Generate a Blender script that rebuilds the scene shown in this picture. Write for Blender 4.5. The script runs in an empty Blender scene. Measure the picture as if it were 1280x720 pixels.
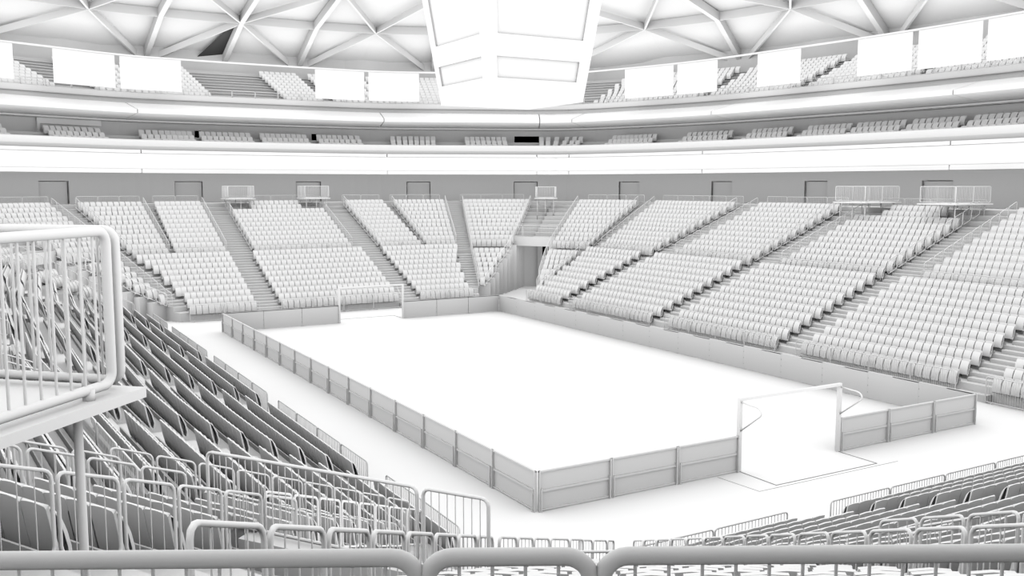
import bpy, bmesh, math, bisect
from mathutils import Vector, Matrix
from mathutils.bvhtree import BVHTree
import numpy as np

SC = bpy.context.scene
COL = SC.collection
# ---------------------------------------------------------------- camera
F_PX, PITCH, YAW = 1174.8, 0.109, 0.5218
CAM = Vector((-14.1964, -23.2196, 9.7161))
cd = bpy.data.cameras.new('camera'); cd.sensor_width = 36; cd.lens = F_PX/1280*36
cd.clip_start = .05; cd.clip_end = 400
cam = bpy.data.objects.new('camera', cd); COL.objects.link(cam)
cam.location = CAM; cam.rotation_euler = (math.pi/2-PITCH, 0, -YAW)
SC.camera = cam
# ---------------------------------------------------------------- light: soft, even daylight, short-range ambient occlusion
W = bpy.data.worlds.new('world'); SC.world = W; W.use_nodes = True
bg = W.node_tree.nodes['Background']; bg.inputs[0].default_value = (1, 1, 1, 1); bg.inputs[1].default_value = 1.0
W.light_settings.distance = 4.0
W.light_settings.ao_factor = 1.0
SC.cycles.use_fast_gi = True
SC.cycles.fast_gi_method = 'REPLACE'
SC.cycles.ao_bounces = 1
SC.cycles.max_bounces = 1; SC.cycles.diffuse_bounces = 1
SC.cycles.ao_bounces_render = 1
SC.view_settings.view_transform = 'Standard'; SC.view_settings.look = 'None'
SC.view_settings.gamma = 1; SC.view_settings.use_curve_mapping = False
SC.view_settings.exposure = 0.22

# ---------------------------------------------------------------- materials (white clay model, procedural; shade mixed into some base colours)
def mat(name, v, rough=.9, noise=0.0, scale=3.0):
    m = bpy.data.materials.new(name); m.use_nodes = True
    nt = m.node_tree; b = nt.nodes['Principled BSDF']
    b.inputs['Roughness'].default_value = rough
    b.inputs['Specular IOR Level'].default_value = 0.0
    if noise:
        tc = nt.nodes.new('ShaderNodeTexCoord'); n = nt.nodes.new('ShaderNodeTexNoise'); r = nt.nodes.new('ShaderNodeMapRange')
        n.inputs['Scale'].default_value = scale; n.inputs['Detail'].default_value = 3
        r.inputs['To Min'].default_value = v-noise; r.inputs['To Max'].default_value = v+noise
        nt.links.new(tc.outputs['Object'], n.inputs['Vector']); nt.links.new(n.outputs['Fac'], r.inputs['Value'])
        nt.links.new(r.outputs['Result'], b.inputs['Base Color'])
    else:
        b.inputs['Base Color'].default_value = (v, v, v, 1)
    return m
M_W = mat('white_plaster', .93, noise=.01)
M_F = mat('white_floor', .95, noise=.008, scale=.6)
M_S = mat('white_seat_plastic', .93)
M_R = mat('white_painted_steel', .9)
M_C = mat('shaded_concrete', .78, noise=.015, scale=2)  # same white clay, base darkened to paint in contact shade on steps and treads
M_L = mat('shaded_wall_plaster', .72, noise=.01)  # white clay darkened evenly, putting the shade under the overhangs into the colour
M_B = mat('shaded_board_panel', .8)  # lower base than the other whites, stands in for contact shade on the boards
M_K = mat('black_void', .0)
M_J = mat('dark_opening_plate', .1)
M_G = mat('grey_joint', .35)

# ---------------------------------------------------------------- helpers
def link(o, parent=None):
    COL.objects.link(o)
    if parent is not None: o.parent = parent
    return o
def tag(o, label=None, cat=None, group=None, kind=None):
    if label: o['label'] = label
    if cat: o['category'] = cat
    if group: o['group'] = group
    if kind: o['kind'] = kind
    return o
def empty(name, loc, rz=0., parent=None):
    o = bpy.data.objects.new(name, None); o.empty_display_size = .2
    o.location = loc; o.rotation_euler = (0, 0, rz)
    return link(o, parent)
class MB:
    def __init__(s): s.v = []; s.f = []
    def add(s, v, f):
        n = len(s.v); s.v += [tuple(p) for p in v]; s.f += [tuple(i+n for i in q) for q in f]
    def box(s, x0, y0, z0, x1, y1, z1):
        s.add([(x0,y0,z0),(x1,y0,z0),(x1,y1,z0),(x0,y1,z0),(x0,y0,z1),(x1,y0,z1),(x1,y1,z1),(x0,y1,z1)],
              [(0,3,2,1),(4,5,6,7),(0,1,5,4),(1,2,6,5),(2,3,7,6),(3,0,4,7)])
    def prism(s, poly, z0, z1):   # poly ccw list of (x,y)
        a = sum(poly[i][0]*poly[(i+1)%len(poly)][1]-poly[(i+1)%len(poly)][0]*poly[i][1] for i in range(len(poly)))
        if a < 0: poly = poly[::-1]
        n = len(poly)
        s.add([(x,y,z0) for x,y in poly]+[(x,y,z1) for x,y in poly],
              [tuple(range(n))[::-1], tuple(range(n,2*n))]+[(i,(i+1)%n,(i+1)%n+n,i+n) for i in range(n)])
    def bar(s, a, b, w, h=None, up=(0,0,1)):   # rectangular bar between two points, w sideways, h along up
        h = h or w; a = Vector(a); b = Vector(b); d = (b-a).normalized(); u = Vector(up)
        if abs(d.dot(u)) > .98: u = Vector((1,0,0))
        x = d.cross(u).normalized(); y = x.cross(d).normalized()
        c = [x*(i*w/2)+y*(j*h/2) for i,j in ((-1,-1),(1,-1),(1,1),(-1,1))]
        s.add([a+k for k in c]+[b+k for k in c], [(0,3,2,1),(4,5,6,7),(0,1,5,4),(1,2,6,5),(2,3,7,6),(3,0,4,7)][:2]+[(0,1,5,4),(1,2,6,5),(2,3,7,6),(3,0,4,7)])
    def tube(s, pts, r, n=6, closed=False, cap=True):
        pts = [Vector(p) for p in pts]; m = len(pts); rings = []; prev = None
        for i, p in enumerate(pts):
            if closed: t = (pts[(i+1)%m]-pts[i-1]).normalized()
            elif i == 0: t = (pts[1]-p).normalized()
            elif i == m-1: t = (p-pts[-2]).normalized()
            else: t = ((pts[i+1]-p).normalized()+(p-pts[i-1]).normalized()).normalized()
            if prev is None:
                a = Vector((0,0,1)) if abs(t.z) < .9 else Vector((1,0,0))
                x = t.cross(a).normalized()
            else: x = (prev-t*prev.dot(t)).normalized()
            prev = x; y = t.cross(x)
            k = 1.
            if 0 < i < m-1 or closed:
                q = (pts[(i+1)%m]-p).normalized().dot(t); k = 1/max(q, .6)
            rings.append([p+(x*math.cos(2*math.pi*j/n)+y*math.sin(2*math.pi*j/n))*r*(1+(k-1)*.5) for j in range(n)])
        v = [q for R in rings for q in R]; f = []
        for i in range(m if closed else m-1):
            for j in range(n):
                a = i*n+j; b = i*n+(j+1)%n; c = ((i+1)%m)*n+(j+1)%n; d = ((i+1)%m)*n+j
                f.append((a,b,c,d))
        if not closed and cap: f += [tuple(range(n))[::-1], tuple(range((m-1)*n, m*n))]
        s.add(v, f)
    def mesh(s, name, m, smooth=False):
        me = bpy.data.meshes.new(name); me.from_pydata(s.v, [], s.f); me.materials.append(m)
        if smooth: me.shade_smooth()
        me.update(); return me
    def build(s, name, m, parent=None, smooth=False, loc=None, rz=None):
        o = bpy.data.objects.new(name, s.mesh(name, m, smooth))
        if loc: o.location = loc
        if rz: o.rotation_euler = (0,0,rz)
        return link(o, parent)
def struct(name, mb, m, smooth=False):
    return tag(mb.build(name, m, smooth=smooth), kind='structure')
def ordn(n):
    w = ['zeroth','first','second','third','fourth','fifth','sixth','seventh','eighth','ninth','tenth','eleventh','twelfth','thirteenth',
         'fourteenth','fifteenth','sixteenth','seventeenth','eighteenth','nineteenth','twentieth']
    if n <= 20: return w[n]
    return {20:'twenty',30:'thirty'}[n//10*10]+'-'+w[n%10]

# ---------------------------------------------------------------- plan of the bowl
CX, CY = 10.4, 19.7
D, H = .877, .354                 # row depth and rise
def L(k): return .655+H*k         # tread height of row k
T1 = math.tan(math.radians(9)); T2 = math.tan(math.radians(28.8))
def far_line(k, off=0.):
    u = D*k+off; P2 = (11.3, 26.35+u); X3 = 12+.35*k; P3 = (X3, P2[1]-(X3-11.3)*T1)
    X4 = (P3[1]+T2*X3-11.5)/(1+T2); return [(0,26.35+u), P2, P3, (X4, X4+11.5)]
def right_line(k, off=0.):
    T3 = math.tan(math.radians(4.8*(1-math.exp(-k/7.))))
    u = D*k+off; P2 = (14.85+u, 11.6); Y3 = 22.8+.34*k; P3 = (P2[0]-(Y3-11.6)*T3, Y3)
    X4 = (P3[0]-T2*(11.5-Y3))/(1+T2); return [(14.85+u,0), P2, P3, (X4, X4+11.5)]
# stands: side name, primary axis (0 = x along the row), line function, sign of the outward axis
STANDS = {'far': (0, far_line, 1), 'near': (0, far_line, -1), 'right': (1, right_line, 1), 'left': (1, right_line, -1)}
def on_line(side, k, t, off=0.):
    """point on the riser line of row k at signed primary coordinate t, plus outward normal (world)"""
    ax, fn, sg = STANDS[side]; Ln = fn(k, off); a = abs(t); s = 1 if t >= 0 else -1
    for i in range(3):
        p, q = Ln[i], Ln[i+1]
        if a <= q[ax]+1e-6 or i == 2: break
    w = (a-p[ax])/(q[ax]-p[ax]); x = p[0]+w*(q[0]-p[0]); y = p[1]+w*(q[1]-p[1])
    dx, dy = q[0]-p[0], q[1]-p[1]; l = math.hypot(dx, dy)
    if ax == 0: nx, ny = -dy/l, dx/l
    else: nx, ny = dy/l, -dx/l
    if ax == 0: x, nx, y, ny = x*s, nx*s, y*sg, ny*sg
    else: y, ny, x, nx = y*s, ny*s, x*sg, nx*sg
    return CX+x, CY+y, nx, ny
JR = [11.4,11.4,11.4,11.9,11.95,12.4,12.4,12.85,13.3,13.76]
KR = {2:13.27,3:14.05,4:14.79,5:15.22,6:15.93,7:16.7,8:17.39,9:18.0}
K2O = {2:23.45,3:24.3,4:25.0,5:25.7,6:26.4,7:27.1,8:27.76,9:28.4}
def sections(side, k):
    """list of (block name, a, b) along the primary axis"""
    r = []
    if side in ('far', 'near'):
        if k < 10:
            r.append(('middle block', -4.73, 4.7))
            for s, nm in ((1,'right'),(-1,'left')): r.append((nm+' inner block', *sorted((s*6.6, s*JR[k]))))
            if 2 <= k <= 8:
                for s, nm in ((1,'right'),(-1,'left')): r.append((nm+' corner block', *sorted((s*(12.91+.33*(k-2)), s*KR[k]))))
        else:
            if k <= 18: r.append(('upper middle block', -4.4, 4.05))
            else: r.append(('upper middle block', -2.5, 2.15))
            for s, nm in ((1,'right'),(-1,'left')):
                r.append(('upper '+nm+' inner block', *sorted((s*6.75, s*10.65))))
                r.append(('upper '+nm+' outer block', *sorted((s*(11.2+.05*(k-10)), s*(13.95+.29*(k-10))))))
                r.append(('upper '+nm+' corner block', *sorted((s*(15.55+.34*(k-10)), s*(18.79+.6*(k-10))))))
    else:
        if k < 10:
            r.append(('middle block', -4.78, 4.77))
            for s, nm in ((1,'farther'),(-1,'nearer')):
                r.append((nm+' second block', *sorted((s*6.6, s*16.05))))
                r.append((nm+' outer block', *sorted((s*17.8, s*(JR[k]+11.3-.03*k)))))
                if 2 <= k <= 8: r.append((nm+' corner block', *sorted((s*(22.77+.365*(k-2)), s*K2O[k]))))
        else:
            if k <= 18: r.append(('upper middle block', -4.78, 3.6))
            else: r.append(('upper middle block', -2.71, 1.84))
            r.append(('upper farther second block', 6.45, 14.65)); r.append(('upper nearer second block', -16.0, -7.55))
            for s, nm in ((1,'farther'),(-1,'nearer')):
                if side == 'left' and s < 0:
                    r.append(('upper nearer outer block', -(26.2+.33*(k-10)), -17.6)); r.append(('upper nearer corner block', -(29.7+.62*(k-10)), -(27.9+.42*(k-10)))); continue
                r.append(('upper '+nm+' outer block', *sorted((s*17.2, s*(23.85+.32*(k-10))))))
                r.append(('upper '+nm+' corner block', *sorted((s*(25.4+.42*(k-10)), s*(29.05+.6*(k-10))))))
    return r
def line_pts(side, k, a, b, off=0., n_extra=0):
    """world polyline along row line between primary coords a<b including bends"""
    ax, fn, sg = STANDS[side]; Ln = fn(k, off); br = sorted(set([a, b]+[s*p[ax] for p in Ln[1:] for s in (1,-1) if a < s*p[ax] < b]))
    return [on_line(side, k, t, off) for t in br]

# ---------------------------------------------------------------- ring of the balconies (oval plan)
QP = [(0,47.1),(6.5,46.95),(12.2,46.4),(19.3,43.5),(26.3,40.5),(28.8,38.2),(30.9,33.4),(32.6,28.9),(34.1,22.8),(35.2,13.3),(35.8,6.3),(36,0)]
def _ring():
    q = QP; pts = list(q)+[(x,-y) for x,y in q[::-1][1:]]+[(-x,-y) for x,y in q[1:]]+[(-x,y) for x,y in q[::-1][1:-1]]
    n = len(pts); out = []
    for i in range(n):
        p0,p1,p2,p3 = pts[i-1],pts[i],pts[(i+1)%n],pts[(i+2)%n]
        for j in range(8):
            t = j/8
            out.append(tuple(.5*((2*p1[a])+(-p0[a]+p2[a])*t+(2*p0[a]-5*p1[a]+4*p2[a]-p3[a])*t*t+(-p0[a]+3*p1[a]-3*p2[a]+p3[a])*t**3) for a in (0,1)))
    S = [0]
    for i in range(len(out)):
        a,b = out[i],out[(i+1)%len(out)]; S.append(S[-1]+math.hypot(b[0]-a[0],b[1]-a[1]))
    return out, S
RP, RS = _ring(); RL = RS[-1]
def ring(s, d=0.):
    s = s%RL; i = min(bisect.bisect_right(RS,s)-1,len(RP)-1); n = len(RP)
    def nrm(i):
        a,b = RP[(i-1)%n],RP[(i+1)%n]; tx,ty = b[0]-a[0],b[1]-a[1]; l = math.hypot(tx,ty); return (-ty/l,tx/l)
    t = (s-RS[i])/(RS[i+1]-RS[i]); a,b = RP[i%n],RP[(i+1)%n]; na,nb = nrm(i),nrm((i+1)%n)
    nx = na[0]*(1-t)+nb[0]*t; ny = na[1]*(1-t)+nb[1]*t; l = math.hypot(nx,ny)
    return (CX+a[0]*(1-t)+b[0]*t+nx/l*d, CY+a[1]*(1-t)+b[1]*t+ny/l*d, nx/l, ny/l)
def sweep(mb, prof, s0, s1, step=1.2, closed_prof=True, caps=True):
    """sweep a profile of (d, z) points along the ring from s0 to s1"""
    n = max(1, int(math.ceil((s1-s0)/step))); m = len(prof); v = []
    for i in range(n+1):
        s = s0+(s1-s0)*i/n
        for d, z in prof:
            p = ring(s, d); v.append((p[0], p[1], z))
    f = []
    for i in range(n):
        for j in range(m if closed_prof else m-1):
            a = i*m+j; b = i*m+(j+1)%m; f.append((a, b, b+m, a+m))
    if caps and closed_prof: f += [tuple(range(m)), tuple(range(n*m,(n+1)*m))[::-1]]
    mb.add(v, f)
VIS0, VIS1 = -75., 118.           # stretch of ring built (seen from around the camera)

# ================================================================= FLOOR
mb = MB(); mb.box(-60,-60,-.3,80,100,0); struct('floor', mb, M_F)

# ================================================================= TERRACES
def mir(side, x, y, s):
    """local first-quadrant point to world for a stand half (s = sign along the row)"""
    ax, fn, sg = STANDS[side]
    return (CX+s*x, CY+sg*y) if ax == 0 else (CX+sg*x, CY+s*y)
def seg_at(Ln, ax, a):
    i = 2 if a > Ln[2][ax] else (1 if a > Ln[1][ax] else 0)
    p,q = Ln[i],Ln[i+1]; w = (a-p[ax])/(q[ax]-p[ax]); return (p[0]+w*(q[0]-p[0]), p[1]+w*(q[1]-p[1]))
def kend(side, k):
    if side in ('far','near'): return (KR.get(k) or (18.79+.62*(k-10)))+.42
    return (K2O.get(k) or (29.05+.63*(k-10)))+.35
TERR = {}
for side,(ax,fn,sg) in STANDS.items():
    mb = MB()
    for s in (1,-1):
        for k in range(0,21):
            A, B = fn(k), fn(k+1)
            z = L(k)
            for i in range(2):
                mb.prism([mir(side,*A[i],s), mir(side,*A[i+1],s), mir(side,*B[i+1],s), mir(side,*B[i],s)], 0, z)
            if k >= 2 and k < 11:
                e = kend(side, k)
                mb.prism([mir(side,*A[2],s), mir(side,*seg_at(A,ax,e),s), mir(side,*seg_at(B,ax,e+.3),s), mir(side,*B[2],s)], 0, z)
            elif k >= 11:
                mb.prism([mir(side,*A[2],s), mir(side,*A[3],s), mir(side,*B[3],s), mir(side,*B[2],s)], 4.1 if k < 14 else 0, z)
                if k < 14:
                    e = kend(side, k)
                    mb.prism([mir(side,*A[2],s), mir(side,*seg_at(A,ax,e),s), mir(side,*seg_at(B,ax,e),s), mir(side,*B[2],s)], 0, 4.1)
        # walkway behind the top row out to the wall
        A, B = fn(21), fn(28)
        for i in range(3):
            mb.prism([mir(side,*A[i],s), mir(side,*A[i+1],s), mir(side,*B[i+1],s), mir(side,*B[i],s)], 5, L(21))
    # low kerb along the edge behind every row of seats
    for k in range(0,21):
        for nm,a,b in sections(side,k):
            P = line_pts(side,k,a,b); 
            for p,q in zip(P[:-1],P[1:]):
                def o(p,u): return (p[0]+p[2]*u, p[1]+p[3]*u)
                mb.prism([o(p,.07),o(q,.07),o(q,.1),o(p,.1)], L(k)-.01, L(k)+.15)
    TERR[side] = struct('stand_terrace', mb, M_C)
# wedge-shaped corner entrances: lintel slab and dark doorway
for side in ('far','near'):
    for s in (1,-1):
        sg = STANDS[side][2]
        mb = MB()
        A = far_line(10.9); Rr = right_line(10.9)
        e = kend('far',10)+.0; p = seg_at(A,0,e); q = A[3]; xe = .75 if (side=='near' and s<0) else 0.; r = seg_at(Rr,1,kend('right',10)+xe); r0 = Rr[3]
        A2 = far_line(11.3); R2 = right_line(11.3)
        m1 = ((q[0]+r0[0])/2,(q[1]+r0[1])/2); m2 = ((A2[3][0]+R2[3][0])/2,(A2[3][1]+R2[3][1])/2)
        def W2(p): return (CX+s*p[0], CY+sg*p[1])
        p2 = seg_at(A2,0,e+.25); r2 = seg_at(R2,1,kend('right',10)+.25+xe)
        # straight lintel across the wedge
        mb.prism([W2(p),W2(r),W2(r2),W2(p2)], 4.1, 4.95)
        mb.prism([W2(p2),W2(r2),W2(m2)], 4.1, 4.54)
        struct('stand_lintel', mb, M_C)
        B = far_line(14); Rb = right_line(14)
        mb = MB()
        a = seg_at(Rb,1,Rb[3][1]-.5); b = seg_at(Rb,1,Rb[3][1]-1.9)
        def inn(p,u): return (p[0]-.876*u, p[1]-.482*u)
        mb.prism([W2(inn(a,.02)),W2(inn(b,.02)),W2(inn(b,.1)),W2(inn(a,.1))], 3.0, 4.12)
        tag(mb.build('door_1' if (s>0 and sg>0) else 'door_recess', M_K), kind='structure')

# ---- stairs in the aisles (half steps)
def aisles(side, k):
    S = sorted(sections(side,k), key=lambda r: r[1]); out = []
    for (n0,a0,b0),(n1,a1,b1) in zip(S[:-1],S[1:]):
        if 0.8 < a1-b0 < 3.2: out.append((b0+.12, a1-.12))
    return out
for side in STANDS:
    mb = MB()
    for k in range(0,21):
        for a,b in aisles(side,k):
            P = line_pts(side,k,a,b)
            for p,q in zip(P[:-1],P[1:]):
                def o(p,u): return (p[0]+p[2]*u, p[1]+p[3]*u)
                mb.prism([o(p,-.42),o(q,-.42),o(q,.01),o(p,.01)], L(k)-H if k else 0, L(k)-H/2 if k else .33)
    struct('stair_steps', mb, M_C)

# ================================================================= OUTER WALL with doors
DOORS = [(-18.75,-16.1),(-7.7,-5.1),(3.8,6.3),(14.3,16.65),(25.5,27.75),(34.95,37.45),(45.2,47.4),(55.2,57.5),(66.0,68.5),(76.2,78.6)]
WD = 3.0; ZD = 10.08; ZB = L(21)
mb = MB(); s = VIS0
def wq(s0,s1,d0,d1,z0,z1):
    n = max(1,int((s1-s0)/1.2)+1)
    v = []; f = []
    for i in range(n+1):
        t = i/n; p = ring(s0+(s1-s0)*t, d0+(d1-d0)*t); v += [(p[0],p[1],z0),(p[0],p[1],z1)]
    mb.add(v,[(2*i,2*i+2,2*i+3,2*i+1) for i in range(n)])
ed = [VIS1-RL]+[x for ab in DOORS for x in ab]+[VIS1]
for i in range(0,len(ed),2): wq(ed[i],ed[i+1],WD,WD,ZB-.3,10.85)
for a,b in DOORS:
    wq(a,b,WD,WD,ZD,10.85)
    for s_ in (a,b):
        p = ring(s_,WD); q = ring(s_,WD+.3); mb.add([(p[0],p[1],ZB-.3),(q[0],q[1],ZB-.3),(q[0],q[1],ZD),(p[0],p[1],ZD)],[(0,1,2,3)])
    p,q,r,t = ring(a,WD),ring(b,WD),ring(b,WD+.3),ring(a,WD+.3); mb.add([(p[0],p[1],ZD),(q[0],q[1],ZD),(r[0],r[1],ZD),(t[0],t[1],ZD)],[(0,1,2,3)])
struct('wall_concourse', mb, M_L)
for i,(a,b) in enumerate(DOORS):
    mb = MB(); sweep(mb, [(WD+.2,ZB-.2),(WD+.2,ZD-.07),(WD+.3,ZD-.07),(WD+.3,ZB-.2)], a+.06, b-.06, step=.8); sweep(mb, [(WD+.75,ZB-.2),(WD+.75,ZD+.1),(WD+.8,ZD+.1),(WD+.8,ZB-.2)], a-.1, b+.1, step=.8)
    for s_ in (a-.03,b+.03): sweep(mb, [(WD+.05,ZB-.2),(WD+.05,ZD+.1),(WD+.8,ZD+.1),(WD+.8,ZB-.2)], s_-.03, s_+.03)
    struct('door_%d'%(i+2), mb, M_L)

# ================================================================= LOWER FASCIA BAND
mb = MB(); sweep(mb, [(.05,11.17),(.05,12.53),(.5,12.53),(.5,11.17)], VIS1-RL, VIS1, caps=False); struct('trim_screen_band', mb, M_W, True if 0 else False)
JO = [-34.5,-11.15,12.25,27.55,30.95,46.3,70.2,94.2]
JO = [VIS1-RL,-100]+JO+[VIS1]
for i in range(len(JO)-1):
    a,b = JO[i]+.05,JO[i+1]-.05
    mb = MB(); sweep(mb, [(0,12.55),(0,12.83),(.9,12.83),(.9,12.55)], a, b); struct('trim_upper_lip', mb, M_W)
    mb = MB(); sweep(mb, [(0,10.8),(0,11.15),(.5,11.15),(.5,10.8)], a, b); struct('trim_lower_lip', mb, M_W)
mb = MB(); sweep(mb, [(.06,10.82),(.06,11.1),(3.6,11.1),(3.6,10.82)], VIS1-RL, VIS1, caps=False); struct('ceiling_concourse', mb, M_W)
# parapet of the box level
mb = MB(); sweep(mb, [(.72,12.8),(.6,13.2),(.6,13.6),(.68,13.76),(.9,13.8),(.9,12.8)], VIS0, VIS1); struct('wall_parapet', mb, M_W)
# box level floor steps and back wall
mb = MB()
for j in range(4): sweep(mb, [(.9+.8*j,12.8),(.9+.8*j,12.95+.42*j),(5.2,12.95+.42*j),(5.2,12.8)] , VIS0, VIS1, step=2.4)
struct('floor_box_level', mb, M_C)
SDOORS = [(-17.75,-16.75,0),(-5.35,-4.8,1),(5.8,6.35,1),(25.7,27.9,1),(45.6,46.0,1)]
mb = MB(); sweep(mb, [(4.3,12.9),(4.3,15.6),(4.5,15.6),(4.5,12.9)], VIS0, VIS1); struct('wall_box_level', mb, M_L)
for i,(a,b,dark) in enumerate(SDOORS):
    if dark:
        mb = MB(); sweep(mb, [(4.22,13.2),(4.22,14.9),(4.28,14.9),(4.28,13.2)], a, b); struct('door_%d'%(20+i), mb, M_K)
    else:
        mb = MB()
        sweep(mb, [(4.1,13.2),(4.1,15.55),(4.3,15.55),(4.3,13.2)], a-.25, a); sweep(mb, [(4.1,15.0),(4.1,15.55),(4.3,15.55),(4.3,15.0)], a, b+4)
        struct('trim_door_frame', mb, M_W)
# upper nose
NJ = [-34.5,-11.3,12.0,27.85,31.25,47.2,70.2,94.2]; NJ = [VIS0]+NJ+[VIS1]
for i in range(len(NJ)-1):
    a,b = NJ[i]+.04,NJ[i+1]-.04
    mb = MB(); sweep(mb, [(3.3,15.69),(0,16.07),(0,16.38),(3.3,17.24),(3.3,16.9)], a, b); struct('trim_balcony_nose', mb, M_W)
mb = MB(); sweep(mb, [(3.25,15.52),(3.25,15.66),(3.32,15.69),(3.32,17.2),(3.4,18.14),(3.65,18.16),(3.65,15.52)], VIS0, VIS1); struct('wall_balcony_parapet', mb, M_W)
mb = MB(); sweep(mb, [(3.65,15.5),(3.65,15.7),(5.0,15.7),(5.0,15.5)], VIS0, VIS1); struct('ceiling_box_level', mb, M_W)
# upper tier steps and back wall
U0, UH, UD, UN = 4.0, .35, .8, 10
def UL(j): return 17.98+UH*j
mb = MB()
for j in range(-1,UN): sweep(mb, [(U0-.05+UD*j,16.4 if j<0 else 17.3),(U0-.05+UD*j,UL(j)),(U0+UD*(j+1),UL(j)),(U0+UD*(j+1),16.4)], VIS0, VIS1, step=2.4); sweep(mb, [(U0-.17+UD*j,UL(j)-.05),(U0-.17+UD*j,UL(j)+.005),(U0+UD*j,UL(j)+.005),(U0+UD*j,UL(j)-.05)], VIS0, VIS1, step=2.4)
sweep(mb, [(U0+UD*UN-.05,17),(U0+UD*UN-.05,UL(UN)),(U0+UD*UN+2.0,UL(UN)),(U0+UD*UN+2,17)], VIS0, VIS1, step=2.4)
struct('floor_upper_tier', mb, M_C)
mb = MB(); sweep(mb, [(13.2,UL(UN)-.2),(13.2,24.5),(13.5,24.5),(13.5,UL(UN)-.2)], VIS0, VIS1, step=2.4); struct('wall_upper_tier', mb, M_C)

# ================================================================= SEATS
PROF = [(.0,.58),(.0,.42),(.0,.2),(.008,.0),(.03,-.1),(.085,-.16),(.145,-.14),(.188,-.05),(.2,.09),(.19,.26),(.158,.42),(.11,.515),
        (.088,.508),(.125,.41),(.155,.26),(.165,.09),(.152,-.03),(.12,-.09),(.088,-.1),(.062,-.06),(.048,.03),(.04,.2),(.035,.42),(.035,.59)]
def prof_mesh(prof, xs, tops):
    prof = [(u+.17*(.58-z), z) for u,z in prof]
    v = []; f = []; m = len(prof)
    for x, lift, bulge in xs:
        for i,(u,z) in enumerate(prof):
            zz = z + (lift if i in tops else 0); uu = u + (bulge if u > .1+.17*(.58-z) else -bulge*.3)
            v.append((x, -uu, zz))        # local: +y is outward (away from the field); seat faces -y
    n = len(xs)
    for i in range(n-1):
        for j in range(m):
            a = i*m+j; b = i*m+(j+1)%m; f.append((a, a+m, b+m, b))
    f += [tuple(range(m)), tuple(range((n-1)*m, n*m))[::-1]]
    return v, f
XS3 = [(-.2,-.012,-.008),(0,.004,.008),(.2,-.012,-.008)]
XS5 = [(-.222,-.03,-.004),(-.195,-.006,-.004),(-.1,.006,.004),(0,.012,.012),(.1,.006,.004),(.195,-.006,-.004),(.222,-.03,-.004)]
XP5 = [(-.205,-.02,-.02),(-.19,-.004,-.008),(-.1,.006,.004),(0,.012,.012),(.1,.006,.004),(.19,-.004,-.008),(.205,-.02,-.02)]
LOW = [(.0,.58),(.0,.2),(.02,-.08),(.085,-.16),(.16,-.12),(.2,.05),(.185,.29),(.11,.515),(.086,.505),(.15,.28),(.163,.05),(.115,-.09),(.055,-.02),(.04,.2),(.035,.59)]
SV, SF = prof_mesh(LOW, XS3, {0,14,7,8})
SV = np.array(SV, dtype=np.float32)
BACK = PROF[0:6]+PROF[17:]
PAN = PROF[5:18]
bv,bf = prof_mesh(BACK, XS5, {0,11}); pv,pf = prof_mesh(PAN, XP5, {6,7})
def mk(name,v,f):
    me = bpy.data.meshes.new(name); me.from_pydata(v,[],f); me.materials.append(M_S); me.shade_smooth()
    me.set_sharp_from_angle(angle=math.radians(50)); return me
ME_B, ME_P = mk('backrest',bv,bf), mk('seat_pan',pv,pf)

cF = Vector((math.sin(YAW)*math.cos(PITCH), math.cos(YAW)*math.cos(PITCH), -math.sin(PITCH)))
cR = Vector((math.cos(YAW), -math.sin(YAW), 0)); cU = cR.cross(cF)
def px(p):
    d = Vector(p)-CAM; z = d.dot(cF)
    if z < .3: return (-9e3,-9e3,z)
    return (640+F_PX*d.dot(cR)/z, 360-F_PX*d.dot(cU)/z, z)
seats = []     # (x, y, z, rz, side, block, row, index, count)
PITCHS = .455
for side in STANDS:
    for k in range(0,21):
        for nm,a,b in sections(side,k):
            P = line_pts(side,k,a,b); segs = []; tot = 0
            for p,q in zip(P[:-1],P[1:]):
                l = math.hypot(q[0]-p[0],q[1]-p[1]); segs.append((tot,l,p,q)); tot += l
            n = max(1,int(round(tot/PITCHS))); pit = tot/n
            for i in range(n):
                d = (i+.5)*pit
                for t0,l,p,q in segs:
                    if d <= t0+l+1e-6: break
                w = (d-t0)/l; x = p[0]+w*(q[0]-p[0]); y = p[1]+w*(q[1]-p[1])
                dx,dy = (q[0]-p[0])/l,(q[1]-p[1])/l
                # outward normal
                nx,ny = dy,-dx
                if nx*(x-CX)+ny*(y-CY) < 0: nx,ny = -nx,-ny
                rz = math.atan2(ny,nx)-math.pi/2
                X = px((x,y,L(k)+.3))
                if X[2] < .5 or X[0] < -260 or X[0] > 1540 or X[1] > 1100: continue
                seats.append((x,y,L(k),rz,side,nm,k,i,n,X[2]))
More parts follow.
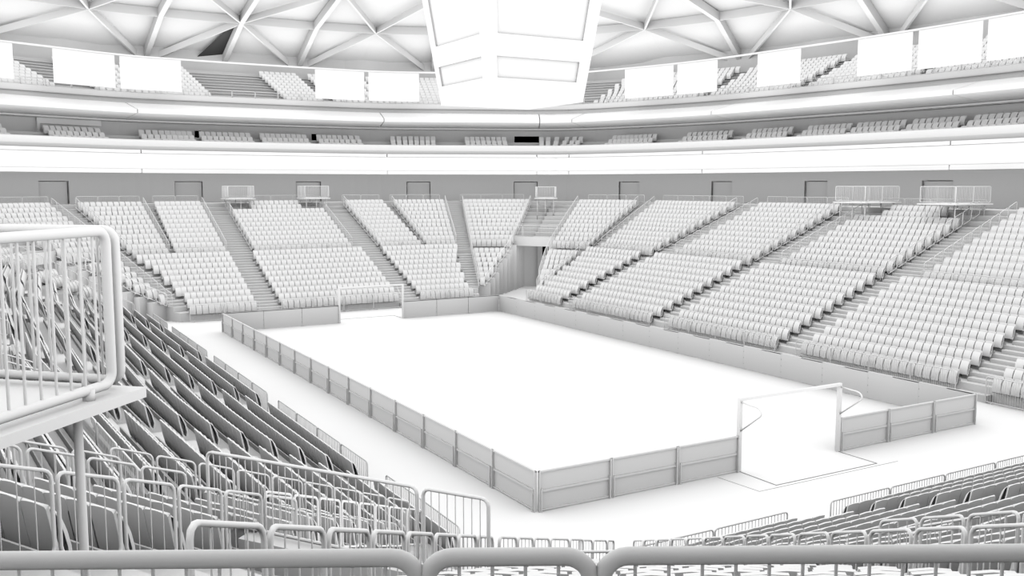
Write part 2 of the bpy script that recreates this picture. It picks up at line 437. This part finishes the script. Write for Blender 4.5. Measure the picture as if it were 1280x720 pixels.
# box level seats
SU = [(-34,-31.3),(-30.5,-26),(-24.9,-21.5),(-18.0,-13.15),(-10.45,-5.85),(-5.25,-.45),(.4,5.0),(5.95,10.35),(12.8,17.25),(20.35,24.8),(27.8,31.15),(34.05,39.2),(42.4,47.3),(49.3,53.75),(55.25,59.55),(60.0,64.4),(64.9,69.2),(69.8,74.1),(74.7,79.2),(79.8,84)]
ring_seats = []
for a,b in SU:
    for j in range(3):
        z = 13.37+.42*j; d = 1.7+.8*j; n = int((b-a)/.5)
        for i in range(n):
            p = ring(a+(i+.5)*(b-a)/n, d); ring_seats.append((p[0],p[1],z,math.atan2(p[3],p[2])-math.pi/2))
UT = [(-40,-26.5),(-24.6,-16.4),(-13.4,-3.85),(2.75,6.9),(7.8,18.6),(31.6,43.45),(44.3,53.5),(54.6,64.65),(65.3,73.5),(74.3,84)]
for a,b in UT:
    for j in range(UN):
        n = int((b-a)/.5); 
        for i in range(n-1):
            p = ring(a+(i+.8+(.5*(j%2)-.2 if a > 28 else -.17*j+.7))*(b-a)/n, U0+UD*j); ring_seats.append((p[0],p[1],UL(j),math.atan2(p[3],p[2])-math.pi/2))

# which seats show largest: nearest ones that the camera can see over the terraces and the other seats
def seat_mesh(name, lst):
    n = len(lst); A = np.array([(s[0],s[1],s[2],s[3]) for s in lst]); c,s_ = np.cos(A[:,3]),np.sin(A[:,3]); m = len(SV)
    V = np.empty((n,m,3),dtype=np.float32)
    sx = np.array([1.0 if len(q)>5 else 1.17 for q in lst])[:,None]
    V[:,:,0] = A[:,0:1]+c[:,None]*SV[None,:,0]*sx-s_[:,None]*SV[None,:,1]
    V[:,:,1] = A[:,1:2]+s_[:,None]*SV[None,:,0]*sx+c[:,None]*SV[None,:,1]
    V[:,:,2] = A[:,2:3]+SV[None,:,2]
    quads = [f for f in SF if len(f)==4]; ng = [f for f in SF if len(f)!=4]
    lt = np.array([len(f) for f in SF]); flat = np.concatenate([np.array(f) for f in SF])
    loops = (flat[None,:]+(np.arange(n)*m)[:,None]).ravel(); tots = np.tile(lt,n); starts = np.concatenate([[0],np.cumsum(tots)[:-1]])
    me = bpy.data.meshes.new(name); me.vertices.add(n*m); me.vertices.foreach_set('co',V.ravel())
    me.loops.add(len(loops)); me.loops.foreach_set('vertex_index',loops.astype(np.int32))
    me.polygons.add(len(tots)); me.polygons.foreach_set('loop_start',starts.astype(np.int32)); me.polygons.foreach_set('loop_total',tots.astype(np.int32))
    me.materials.append(M_S); me.update(); me.validate(); me.shade_smooth(); me.set_sharp_from_angle(angle=math.radians(50))
    return me
cand = sorted([s for s in seats if -5 < px((s[0],s[1],s[2]+.5))[0] < 1285 and px((s[0],s[1],s[2]+.5))[1] < 725], key=lambda s: s[9])[:1800]
near = [s for s in seats if s[9] < cand[-1][9]+2]
V = []; Fc = []
for s in near:
    c,sn = math.cos(s[3]),math.sin(s[3]); n = len(V)
    for x,y,z in ((-.21,.0,-.1),(.21,.0,-.1),(.21,.03,.55),(-.21,.03,.55),(-.21,-.3,-.05),(.21,-.3,-.05),(.21,-.25,.47),(-.21,-.25,.47)):
        V.append((s[0]+c*x-sn*y,s[1]+sn*x+c*y,s[2]+z))
    Fc += [(n,n+1,n+2,n+3),(n+4,n+5,n+6,n+7)]
for o in TERR.values():
    n = len(V); V += [tuple(v.co) for v in o.data.vertices]; Fc += [tuple(i+n for i in p.vertices) for p in o.data.polygons]
bvh = BVHTree.FromPolygons(V, Fc)
score = []
for s in cand:
    c,sn = math.cos(s[3]),math.sin(s[3]); vis = 0
    for x,y,z in ((-.15,.03,.5),(.15,.03,.5),(0,.03,.3),(-.15,-.28,.42),(.15,-.28,.42),(0,-.31,.15),(0,.0,.05)):
        P = Vector((s[0]+c*x-sn*y,s[1]+sn*x+c*y,s[2]+z)); X = px(P)
        if not (0 < X[0] < 1280 and 0 < X[1] < 684): continue
        d = (P-CAM); l = d.length; h = bvh.ray_cast(CAM, d/l, l-.1)
        if h[0] is None: vis += 1
    if vis: score.append((vis/s[9]**2, s))
score.sort(key=lambda t: -t[0])
IND = [s for _,s in score[:300]]; indset = set((s[0],s[1]) for s in IND)
SIDE_TXT = {'far':'far-end stand','near':'near-end stand','right':'right-hand stand','left':'left-hand stand'}
for s in IND:
    r = empty('stadium_seat', (s[0],s[1],s[2]), s[3])
    side,nm,k,i,n = s[4],s[5],s[6],s[7],s[8]
    # count seats from the left or the nearer end of the row
    if side in ('far','near'): where = '%s seat from the left' % ordn(i+1)
    else: where = '%s seat from the nearer end' % ordn(i+1)
    lab = 'folded %s, %s row up, %s, %s' % (where, ordn(k+1), nm, SIDE_TXT[side].replace(' stand',' stand'))
    tag(r, lab, 'stadium seat', 'folded tip-up seats in the stands')
    b = bpy.data.objects.new('backrest', ME_B); link(b, r); p = bpy.data.objects.new('seat_pan', ME_P); link(p, r)
rest = [s for s in seats if (s[0],s[1]) not in indset]
o = bpy.data.objects.new('stadium_seats', seat_mesh('stadium_seats', rest+ring_seats)); link(o)
tag(o, 'remaining rows of white folded tip-up seats filling the stands and balconies', 'stadium seats', 'folded tip-up seats in the stands', 'stuff')

# ================================================================= RAILINGS
def rounded_frame(w, h, r, n=4, z0=0., slope=0.):
    """closed frame outline in local x-z: width w, height h, corner radius r; slope lifts z with x"""
    c = []
    for cx_,cz_,a0 in ((w-r,h-r,0),(r,h-r,90),(r,r,180),(w-r,r,270)):
        for i in range(n+1):
            a = math.radians(a0+90*i/n); c.append((cx_+r*math.cos(a), cz_+r*math.sin(a)))
    return [(x,0,z0+z+slope*x) for x,z in c]
_cache = {}
def panel_mesh(w, h, tr, slope=0., bs=.115, z0=.06, seg=6, legs=True, br=.0065, cr=.09):
    key = (round(w,2),round(h,2),tr,round(slope,2),bs,z0,seg,legs,br,cr)
    if key in _cache: return _cache[key]
    f = MB(); f.tube([(x,y,z) for x,y,z in rounded_frame(w,h-z0,min(cr,w*.3),3 if seg<8 else 6,z0,slope)], tr, seg, closed=True)
    if legs:
        for x in (.12*w,.88*w): f.tube([(x,0,-.02+slope*x),(x,0,z0+slope*x+.01)], tr*1.2, seg)
    b = MB(); n = max(2,int(round(w/bs)))
    for i in range(1,n):
        x = w*i/n; b.tube([(x,0,z0+slope*x),(x,0,h+slope*x)], br, 5 if seg < 8 else 8, cap=False)
    r = (f.mesh('rail_frame',M_R,True), b.mesh('balusters',M_R,True)); _cache[key] = r; return r
def rail(p, q, za, zb, h, label, group, tr=.024, parts=True, seg=6, name='guard_rail', **kw):
    w = math.hypot(q[0]-p[0],q[1]-p[1]); sl = (zb-za)/w
    fm, bm_ = panel_mesh(w,h,tr,sl,seg=seg,**kw)
    rz = math.atan2(q[1]-p[1],q[0]-p[0])
    r = empty(name,(p[0],p[1],za),rz)
    tag(r,label,'railing',group)
    a = bpy.data.objects.new('rail_frame',fm); link(a,r); b = bpy.data.objects.new('balusters',bm_); link(b,r)
    return r
def inview(p, z, m=60):
    X = px((p[0],p[1],z)); return X[2] > .8 and -m < X[0] < 1280+m and -40 < X[1] < 760
def run_of_panels(side, k, a, b, off, z, h, tgt, fmt, group, gap=.06, **kw):
    n = max(1,int(round((b-a)/tgt)));
    for i in range(n):
        t0 = a+(b-a)*i/n+gap/2; t1 = a+(b-a)*(i+1)/n-gap/2
        P = on_line(side,k,t0); Q = on_line(side,k,t1)
        p = (P[0]+P[2]*off,P[1]+P[3]*off); q = (Q[0]+Q[2]*off,Q[1]+Q[3]*off)
        if not (inview(p,z+h) or inview(q,z+h)): continue
        rail(p,q,z,z,h,fmt % ordn(i+1),group,**kw)
LR = {'far':'left','near':'left','right':'nearer end','left':'nearer end'}
for side in STANDS:
    for nm,a,b in sections(side,0):
        run_of_panels(side,0,a-.15,b+.15,-.48,.02,1.2,2.35,'%s floor barrier from the '+LR[side]+', before '+nm+', '+SIDE_TXT[side],'barriers along the arena floor',br=.010)
    for nm,a,b in sections(side,10):
        run_of_panels(side,10,a,b,-.42,L(9),.95,2.3,'%s walkway rail from the '+LR[side]+', before '+nm+', '+SIDE_TXT[side],'rails along the mid-stand walkway',tr=.02)
    for nm,a,b in sections(side,20):
        if side == 'near' and 'left corner' in nm:
            for i,(t0,t1) in enumerate(((-27.2,-25.5),(-25.45,-23.77),(-23.755,-23.43),(-23.41,-21.75),(-21.7,-20.0))):
                P = on_line(side,21,t0); Q = on_line(side,21,t1)
                rail(P,Q,L(21),L(21),.80,'%s handrail panel from the left, close in front of the camera' % ordn(i+1),'rails behind the top rows',tr=.0205,seg=20,bs=.075,br=.0042,cr=.06)
            continue
        if nm == 'upper middle block': a,b = sections(side,18)[0][1:]
        tr = .0205
        run_of_panels(side,21,a,b,.0,L(21),.68 if not (side=='near' and 'left corner' in nm) else .86,1.9,'%s top rail from the '+LR[side]+', behind '+nm+', '+SIDE_TXT[side],'rails behind the top rows',tr=tr,seg=6 if side!='near' else 12)
# stair railings: stepped sloping panels, one per row
def stair_rail(side, key, k0, k1, label, shift=.0):
    parts = []
    root = None
    for k in range(k0,k1):
        t0,t1 = key(k),key(k+1)
        if t0 is None or t1 is None: continue
        P,Q = on_line(side,k,t0),on_line(side,k+1,t1)
        if not inview(P,L(k)+.5): continue
        if root is None:
            root = empty('stair_railing',(P[0],P[1],L(k)),0); tag(root,label,'railing','railings down the stand stairs'); R0 = Vector((P[0],P[1],L(k)))
        p = Vector((P[0],P[1],L(k)+.02))-R0; q = Vector((Q[0],Q[1],L(k+1)+.02))-R0; d = q-p; w = math.hypot(d.x,d.y); rz = math.atan2(d.y,d.x)
        fm,bm_ = panel_mesh(w-.08,.95,.022,(d.z)/w,bs=.22,z0=.1,legs=False)
        a = bpy.data.objects.new('rail_panel',fm); a.location = p+d*.04; a.rotation_euler = (0,0,rz); link(a,root)
        b = bpy.data.objects.new('balusters',bm_); link(b,a)
for side in STANDS:
    names = [n for n,_,_ in sections(side,12)]
    for nm in names:
        for e in (1,2):
            def key(k,nm=nm,e=e):
                kk = min(max(k,10),18)
                for r in sections(side,k if 10<=k<=20 and not ('middle' in nm) else kk):
                    if r[0]==nm: return r[e]+(-.14 if e==1 else .14)
            nb = 'left' if side in('far','near') else 'nearer'
            fb = 'right' if side in('far','near') else 'farther'
            if 'inner' in nm and ((nm.count('right') and e==2) or (nm.count('left') and e==1)): continue
            stair_rail(side,key,10,20,'sloping stair railing on the %s edge of the %s, %s' % (nb if e==1 else fb, nm, SIDE_TXT[side]))
    for nm in [n for n,_,_ in sections(side,5) if 'corner' in n]:
        for e in (1,2):
            def key(k,nm=nm,e=e):
                kk = min(max(k,2),8)
                for r in sections(side,kk):
                    if r[0]==nm:
                        v = r[e]+(-.16 if e==1 else .16)
                        inner = abs(r[1])<abs(r[2]); 
                        sl = (.35 if ((e==1)==(abs(r[1])<abs(r[2]))) else .66)*(1 if r[1]>0 else -1)
                        return v+(k-kk)*sl
            stair_rail(side,key,1 if True else 2,10,'sloping stair railing on the %s edge of the lower %s, %s' % ('lesser' if 0 else (('left' if side in('far','near') else 'nearer') if e==1 else ('right' if side in('far','near') else 'farther')), nm, SIDE_TXT[side]))
# rails on the corner lintels
for side,s,nm in (('far',1,'far right'),('far',-1,'far left'),('near',-1,'near left')):
    sg = STANDS[side][2]
    A = far_line(11.1); Rr = right_line(11.1); p = seg_at(A,0,kend('far',10)+.2); r = seg_at(Rr,1,kend('right',10)+.2)
    p = (CX+s*p[0],CY+sg*p[1]); r = (CX+s*r[0],CY+sg*r[1])
    ts = [0,.22,1]
    for i in range(2):
        a = [p[j]+(r[j]-p[j])*(ts[i]+.01) for j in (0,1)]; b = [p[j]+(r[j]-p[j])*(ts[i+1]-.01) for j in (0,1)]
        rail(a,b,4.95,4.95,1.05,'%s rail panel on the lintel over the %s corner entrance' % ('narrow' if i==0 else 'wide',nm),'rails over the corner entrances')
# upper tier front rail
s = -24.; i = 0
while s < 80:
    p,q = ring(s+.04,3.5),ring(s+2.16,3.5); i += 1
    if (inview(p,18.2) or inview(q,18.2)) and not (21.5 < s < 27.5):
        rail(p,q,18.14,18.14,.62,'balcony rail panel, %s from the left along the upper tier edge' % ordn(i) if i<=39 else 'balcony rail panel near the right end of the upper tier edge','balcony rails on the upper tier edge',tr=.03,bs=.15,z0=.03,legs=False)
    s += 2.2

# ================================================================= CAMERA PLATFORMS
def platform(name_txt, c, ux, uy, w, dpt, zs, hgt, zleg, npx, npy, tr=.022, br=.008, th=.08, seg=6, open_side=None, legr=.03, bs=.115, legs=None, ins=.015, ins2=None):
    ins2 = ins if ins2 is None else ins2
    """c: world centre, ux: unit vector along width"""
    ux = Vector((ux[0],ux[1],0)); uy = Vector((uy[0],uy[1],0)); c = Vector((c[0],c[1],0))
    rz = math.atan2(ux.y,ux.x)
    root = empty('camera_platform',(c.x,c.y,zleg),rz); tag(root,name_txt,'platform','raised camera platforms in the stands')
    z = zs-zleg
    mb = MB(); mb.box(-w/2-.12,-dpt/2-.12,z-th,w/2+.12,dpt/2+.12,z); mb.build('deck',M_W,root)
    for lx,ly in (legs or [(i,j) for i in (-.42*w,0,.42*w) for j in (-.42*dpt,.42*dpt)]):
        m = MB(); m.tube([(lx,ly,-.35),(lx,ly,z-th)],legr,max(seg,8)); m.build('leg',M_R,root,smooth=True)
    for sgn in (-1,1):
        for i in range(npx):
            fm,bm_ = panel_mesh(w/npx-2*ins,hgt,tr,0,bs=bs,z0=.07,seg=seg,br=br)
            a = bpy.data.objects.new('rail_panel',fm); a.location = (-w/2+w/npx*i+ins,sgn*dpt/2,z); link(a,root); b = bpy.data.objects.new('balusters',bm_); link(b,a)
        for i in range(npy):
            fm,bm_ = panel_mesh(dpt/npy-2*ins2,hgt,tr,0,bs=bs,z0=.07,seg=seg,br=br)
            a = bpy.data.objects.new('rail_panel',fm); a.location = (sgn*w/2,-dpt/2+dpt/npy*i+ins2,z); a.rotation_euler=(0,0,math.pi/2); link(a,root); b = bpy.data.objects.new('balusters',bm_); link(b,a)
    return root
platform('railed camera platform above the left end of the far middle block',(6.9,63.2),(1,0),(0,1),2.3,2.2,8.53,1.1,L(17),1,2)
platform('railed camera platform above the right end of the far middle block',(13.9,63.2),(1,0),(0,1),2.3,2.2,8.53,1.1,L(17),1,2)
platform('long railed camera platform, left one above the right stand middle block',(41.9,23.0),(0,1),(1,0),2.6,3.6,8.53,1.1,L(17),1,2)
platform('long railed camera platform, right one above the right stand middle block',(41.9,16.0),(0,1),(1,0),2.6,3.6,8.53,1.1,L(17),1,2)
n45 = (.62,.785)
platform('railed camera platform over the stairs of the far right corner',(35.6,56.6),(.8,-.6),(.6,.8),1.9,1.7,8.45,1.1,L(17),1,2)
# the large one in front of the camera at the left
hd = math.radians(43); ux = (math.sin(hd),math.cos(hd)); uy = (-math.cos(hd),math.sin(hd))
cor = Vector((-13.32,-16.04,0)); w_,d_ = 2.3,2.3
cc = cor-Vector((ux[0],ux[1],0))*(w_/2)+Vector((uy[0],uy[1],0))*(d_/2)
platform('large railed camera platform close by, cut by the left edge of the picture',(cc.x,cc.y),ux,uy,w_,d_,8.25,1.15,L(15),1,1,tr=.035,br=.0098,th=.075,seg=16,ins=.10,ins2=.0,legr=.031,bs=.14,
         legs=[(w_/2-.35,-d_/2+.1),(-w_/2+.2,-d_/2+.1),(w_/2-.35,d_/2-.2),(-w_/2+.2,d_/2-.2)])

# ================================================================= RINK BOARDS
BH = 1.26; PL = 40/15; GX0, GX1 = 8.05, 12.95
def board(p, q, out, label):
    """board panel between p and q; out = unit vector pointing to the outside (framed face)"""
    p = Vector((*p,0)); q = Vector((*q,0)); w = (q-p).length; rz = math.atan2(q.y-p.y,q.x-p.x)
    o = Vector((*out,0)); side = -1 if (Vector((-(q-p).y,(q-p).x,0)).dot(o) < 0) else 1
    r = empty('rink_board',p,rz); tag(r,label,'barrier','boards around the pitch')
    y = side
    m = MB(); m.box(.0,-.012,.02,w,.012,BH-.01); m.build('infill',M_B,r)
    def bx(n,x0,x1,z0,z1,t0=.0,t1=.06):
        m = MB(); a,b = sorted((y*t0,y*t1)); m.box(x0,a,z0,x1,b,z1); return m.build(n,M_B,r)
    bx('top_rail',0,w,BH-.05,BH,-.012,.06); bx('bottom_rail',.04,w-.04,.03,.08); bx('mid_rail',.04,w-.04,.6,.67)
    for x0 in (.0,w-.05): bx('post',x0,x0+.05,.0,BH,.013,.085); 
    for x0 in (.045,w-.085): bx('post_foot',x0,x0+.04,.0,.72,.013,.12)
    for zz in (.3,.62,.95):
        m = MB(); m.box(w-.03,-y*.014-.006,zz-.025,w-.018,-y*.014+.006,zz+.025); m.build('bolt',M_G,r)
for i in range(15):
    board((0,i*PL+.002),(0,(i+1)*PL-.002),(-1,0),'%s pitch board from the near corner along the left touchline' % ordn(i+1))
    board((21,i*PL+.002),(21,(i+1)*PL-.002),(1,0),'%s pitch board from the near corner along the right touchline' % ordn(i+1))
gw = (GX0-.06)/3; gr = (21-GX1-.06)/3
for yy,o,e in ((0,(0,-1),'near'),(40,(0,1),'far')):
    for i in range(3):
        board((i*gw+.05,yy),((i+1)*gw+.03,yy),o,'%s pitch board from the left corner, left of the %s goal' % (ordn(i+1),e))
        board((GX1+.06+i*gr,yy),(GX1+.06+(i+1)*gr-.03,yy),o,'%s pitch board past the goal post, right of the %s goal' % (ordn(i+1),e))
# goals
def goal(y, s, e):
    r = empty('goal',(10.5,y,0),0 if s<0 else math.pi); tag(r,'white netless goal frame in the board gap at the %s end' % e,'goal','football goals')
    w = 4.86; hh = 2.45
    for sx in (-1,1):
        m = MB(); m.box(sx*w/2-.06,-.07,0,sx*w/2+.06,.07,hh); m.build('post',M_R,r)
        pts = [(sx*w/2,-.05,hh-.03),(sx*w/2,-.6,hh-.06)]+[(sx*w/2,-.72-.28*math.sin(math.radians(a)),hh-.24+.18*math.cos(math.radians(a))) for a in range(0,121,20)]+[(sx*w/2,-.05,1.42)]
        m = MB(); m.tube(pts,.028,8); m.build('net_bracket',M_R,r,smooth=True)
    m = MB(); m.box(-w/2-.06,-.06,hh-.0,w/2+.06,.06,hh+.1); m.build('crossbar',M_R,r)
    m = MB(); m.bar((-w/2,-.05,.008),(-w/2,-1.75,.008),.022,.016); m.bar((w/2,-.05,.008),(w/2,-1.75,.008),.022,.016); m.bar((-w/2,-1.75,.008),(w/2,-1.75,.008),.022,.016); m.build('ground_frame',M_G,r)
goal(0,-1,'near'); goal(40,1,'far')
mb = MB()
mb.bar((7.0,-.15,.003),(7.15,-1.93,.003),.022,.006); mb.bar((7.15,-1.93,.003),(13.8,-1.93,.003),.022,.006)
struct('trim_floor_joint', mb, M_G)

# ================================================================= SCOREBOARD
root = empty('scoreboard',(10.4,19.7,13.9)); tag(root,'large white four-sided scoreboard hanging over the middle of the pitch','scoreboard')
ZB_, ZT_ = 0., 9.0
def half(z): return 2.69+.132*z
WIN = [(.95,1.95,-.83,.78),(2.98,6.6,-.80,.78)]
mb = MB()
import itertools
scr = []
for f in range(4):
    a = f*math.pi/2; c,s_ = round(math.cos(a)),round(math.sin(a))
    def P(t,z,ins=0.):
        h = half(z); x,y = t*h,-(h-ins); return (x*c-y*s_, x*s_+y*c, z)
    zs = [0,WIN[0][0],WIN[0][1],WIN[1][0],WIN[1][1],ZT_]
    for i in range(5):
        z0,z1 = zs[i],zs[i+1]
        if i in (1,3):
            w = WIN[0] if i==1 else WIN[1]
            mb.add([P(-1,z0),P(w[2],z0),P(w[2],z1),P(-1,z1)],[(0,1,2,3)]); mb.add([P(w[3],z0),P(1,z0),P(1,z1),P(w[3],z1)],[(0,1,2,3)])
            A = [P(w[2],z0),P(w[3],z0),P(w[3],z1),P(w[2],z1)]; B = [P(w[2],z0,.1),P(w[3],z0,.1),P(w[3],z1,.1),P(w[2],z1,.1)]
            mb.add(A+B,[(0,1,5,4),(1,2,6,5),(2,3,7,6),(3,0,4,7)])
            scr.append((w,f,B))
        else: mb.add([P(-1,z0),P(1,z0),P(1,z1),P(-1,z1)],[(0,1,2,3)])
h0,h1 = half(0),half(ZT_)
mb.add([(-h0,-h0,0),(h0,-h0,0),(h0,h0,0),(-h0,h0,0)],[(0,3,2,1)]); mb.add([(-h1,-h1,ZT_),(h1,-h1,ZT_),(h1,h1,ZT_),(-h1,h1,ZT_)],[(0,1,2,3)])
mb.build('housing',M_W,root)
for w,f,B in scr:
    m = MB(); m.add(B,[(0,1,2,3)]); m.build('screen',M_W,root)
for sx in (-1,1):
    for sy in (-1,1):
        m = MB(); m.tube([(sx*2.5,sy*2.5,ZT_),(sx*2.5,sy*2.5,ZT_+14)],.05,6); m.build('hanging_cable',M_R,root)

# ================================================================= BANNERS and their rail
mb = MB(); pts = [(*ring(VIS0+i*1.5,0)[:2],20.98) for i in range(int((VIS1-VIS0)/1.5))]; mb.tube(pts,.085,6)
tag(mb.build('banner_rail',M_R,smooth=True),'thin white curved rail from which the blank banners hang','rail')
BN = [(-27.5,-22.9),(-26,-21.75),(-18.55,-13.15),(-12.7,-7.4),(5.1,10.05),(10.5,15.55),(37.4,42.85),(43.3,47.8),(52.25,56.7),(62.05,66.75),(67.25,72.25),(72.65,77.95)]
BN = BN[1:]
for i,(a,b) in enumerate(BN):
    mb = MB(); n = 4; v = []; 
    for j in range(n+1):
        for dz in ((18.1,20.9)):
            for dd in (-.015,.015):
                p = ring(a+(b-a)*j/n,dd); v.append((p[0],p[1],dz))
    f = []
    for j in range(n):
        q = j*4; f += [(q,q+4,q+6,q+2),(q+1,q+3,q+7,q+5),(q+2,q+6,q+7,q+3),(q,q+1,q+5,q+4)]
    f += [(0,2,3,1),(n*4,n*4+1,n*4+3,n*4+2)]
    mb.add(v,f)
    txt = ['cut by the left picture edge','second from the left','third from the left','fourth from the left','just left of the scoreboard','first right of the scoreboard','second right of the scoreboard','third right of the scoreboard','fourth right of the scoreboard','fifth right of the scoreboard','cut by the right picture edge']
    txt = txt[i] if i < len(txt) else 'in the row'
    tag(mb.build('banner',M_W),'blank white banner hanging from the upper rail, '+txt,'banner','blank banners above the upper tier edge')

# ================================================================= ROOF
nodes = [(-41,'R'),(-34,'X'),(-27,'R'),(-19.6,'R'),(-12.1,'X'),(-7.3,'R'),(.2,'B'),(7.65,'R'),(12.25,'X'),(17.75,'R'),(23.4,'X'),(29.1,'R'),(34.75,'X'),(42.5,'R'),(49.45,'X'),(56.35,'R'),(63.5,'X'),(70.7,'R'),(77.9,'X'),(85.1,'R'),(92,'X'),(99,'R')]
dR, zR, dF, zF, dI, zI, dC, zC = 8., 25.9, 14.3, 22.1, -1.3, 27.95, -20, 33
def RN(s,d,z): p = ring(s,d); return (p[0],p[1],z)
def lift(p,h=.95): return (p[0],p[1],p[2]+h)
pan = MB(); LFT = .95
def tri(*ps): pan.add([lift(p) for p in ps],[tuple(range(len(ps)))])
beams = []
def beam(a,b,w,h=.75): beams.append((a,b,w,h))
for i,(s0,t0) in enumerate(nodes[:-1]):
    s1,t1 = nodes[i+1]
    a,b = RN(s0,dR,zR),RN(s1,dR,zR)
    beam(a,b,.12,.8)
    fa,fb = RN(s0-.6,dF,zF),RN(s1-.6,dF,zF); ia,ib = RN(s0,dI,zI),RN(s1,dI,zI)
    ca,cb = RN(s0,dC,zC),RN(s1,dC,zC)
    if t0 in 'RB' and t1 == 'X' : tri(a,b,fa); tri(b,fb,fa); tri(a,ia,b); tri(ia,ib,b)
    elif t0 == 'X' and t1 in 'RB': tri(a,b,fb); tri(a,fb,fa); tri(a,ib,b); tri(a,ia,ib)
    else: tri(a,b,fb); tri(a,fb,fa); tri(a,ia,ib); tri(a,ib,b)
    tri(ia,ib,cb,ca)
for i,(s,t) in enumerate(nodes):
    a = RN(s,dR,zR); 
    if t in 'RB': beam(RN(s-.6,dF,zF),a,.5,.8); beam(a,RN(s,dI,zI),.5,.8); beam(RN(s,dI,zI),RN(s,dC,zC),.5,.8)
    if t in 'XB':
        for j in (i-1,i+1):
            if 0 <= j < len(nodes):
                beam(a,RN(nodes[j][0]-.6,dF,zF),.2,.6); beam(a,RN(nodes[j][0],dI,zI),.2,.6)
struct('ceiling', pan, M_W)
for a,b,w,h in beams:
    mb = MB(); a = Vector(a); b = Vector(b); mb.bar(a+Vector((0,0,h/2)),b+Vector((0,0,h/2)),w,h); struct('ceiling_beam', mb, M_R)
nb = MB(); A_ = RN(.2,dR,zR); B_ = RN(-.6,dF,zF); C_ = RN(-3.2,dF-.6,zF-.1)
nb.add([lift(A_,.7),lift(B_,.7),lift(C_,.7),lift(A_,.74),lift(B_,.74),lift(C_,.74)],[(0,1,2),(5,4,3),(0,3,4,1),(1,4,5,2),(2,5,3,0)]); struct('ceiling_slot_plate', nb, M_J)  # dark plate below the panels, its colour painting in a missing panel's shaded opening
# crown of the roof beyond the built bays
mb = MB(); mb.prism([(CX+20*math.cos(a*math.pi/12),CY+26*math.sin(a*math.pi/12)) for a in range(24)],36.6,36.9); struct('ceiling_crown', mb, M_W)
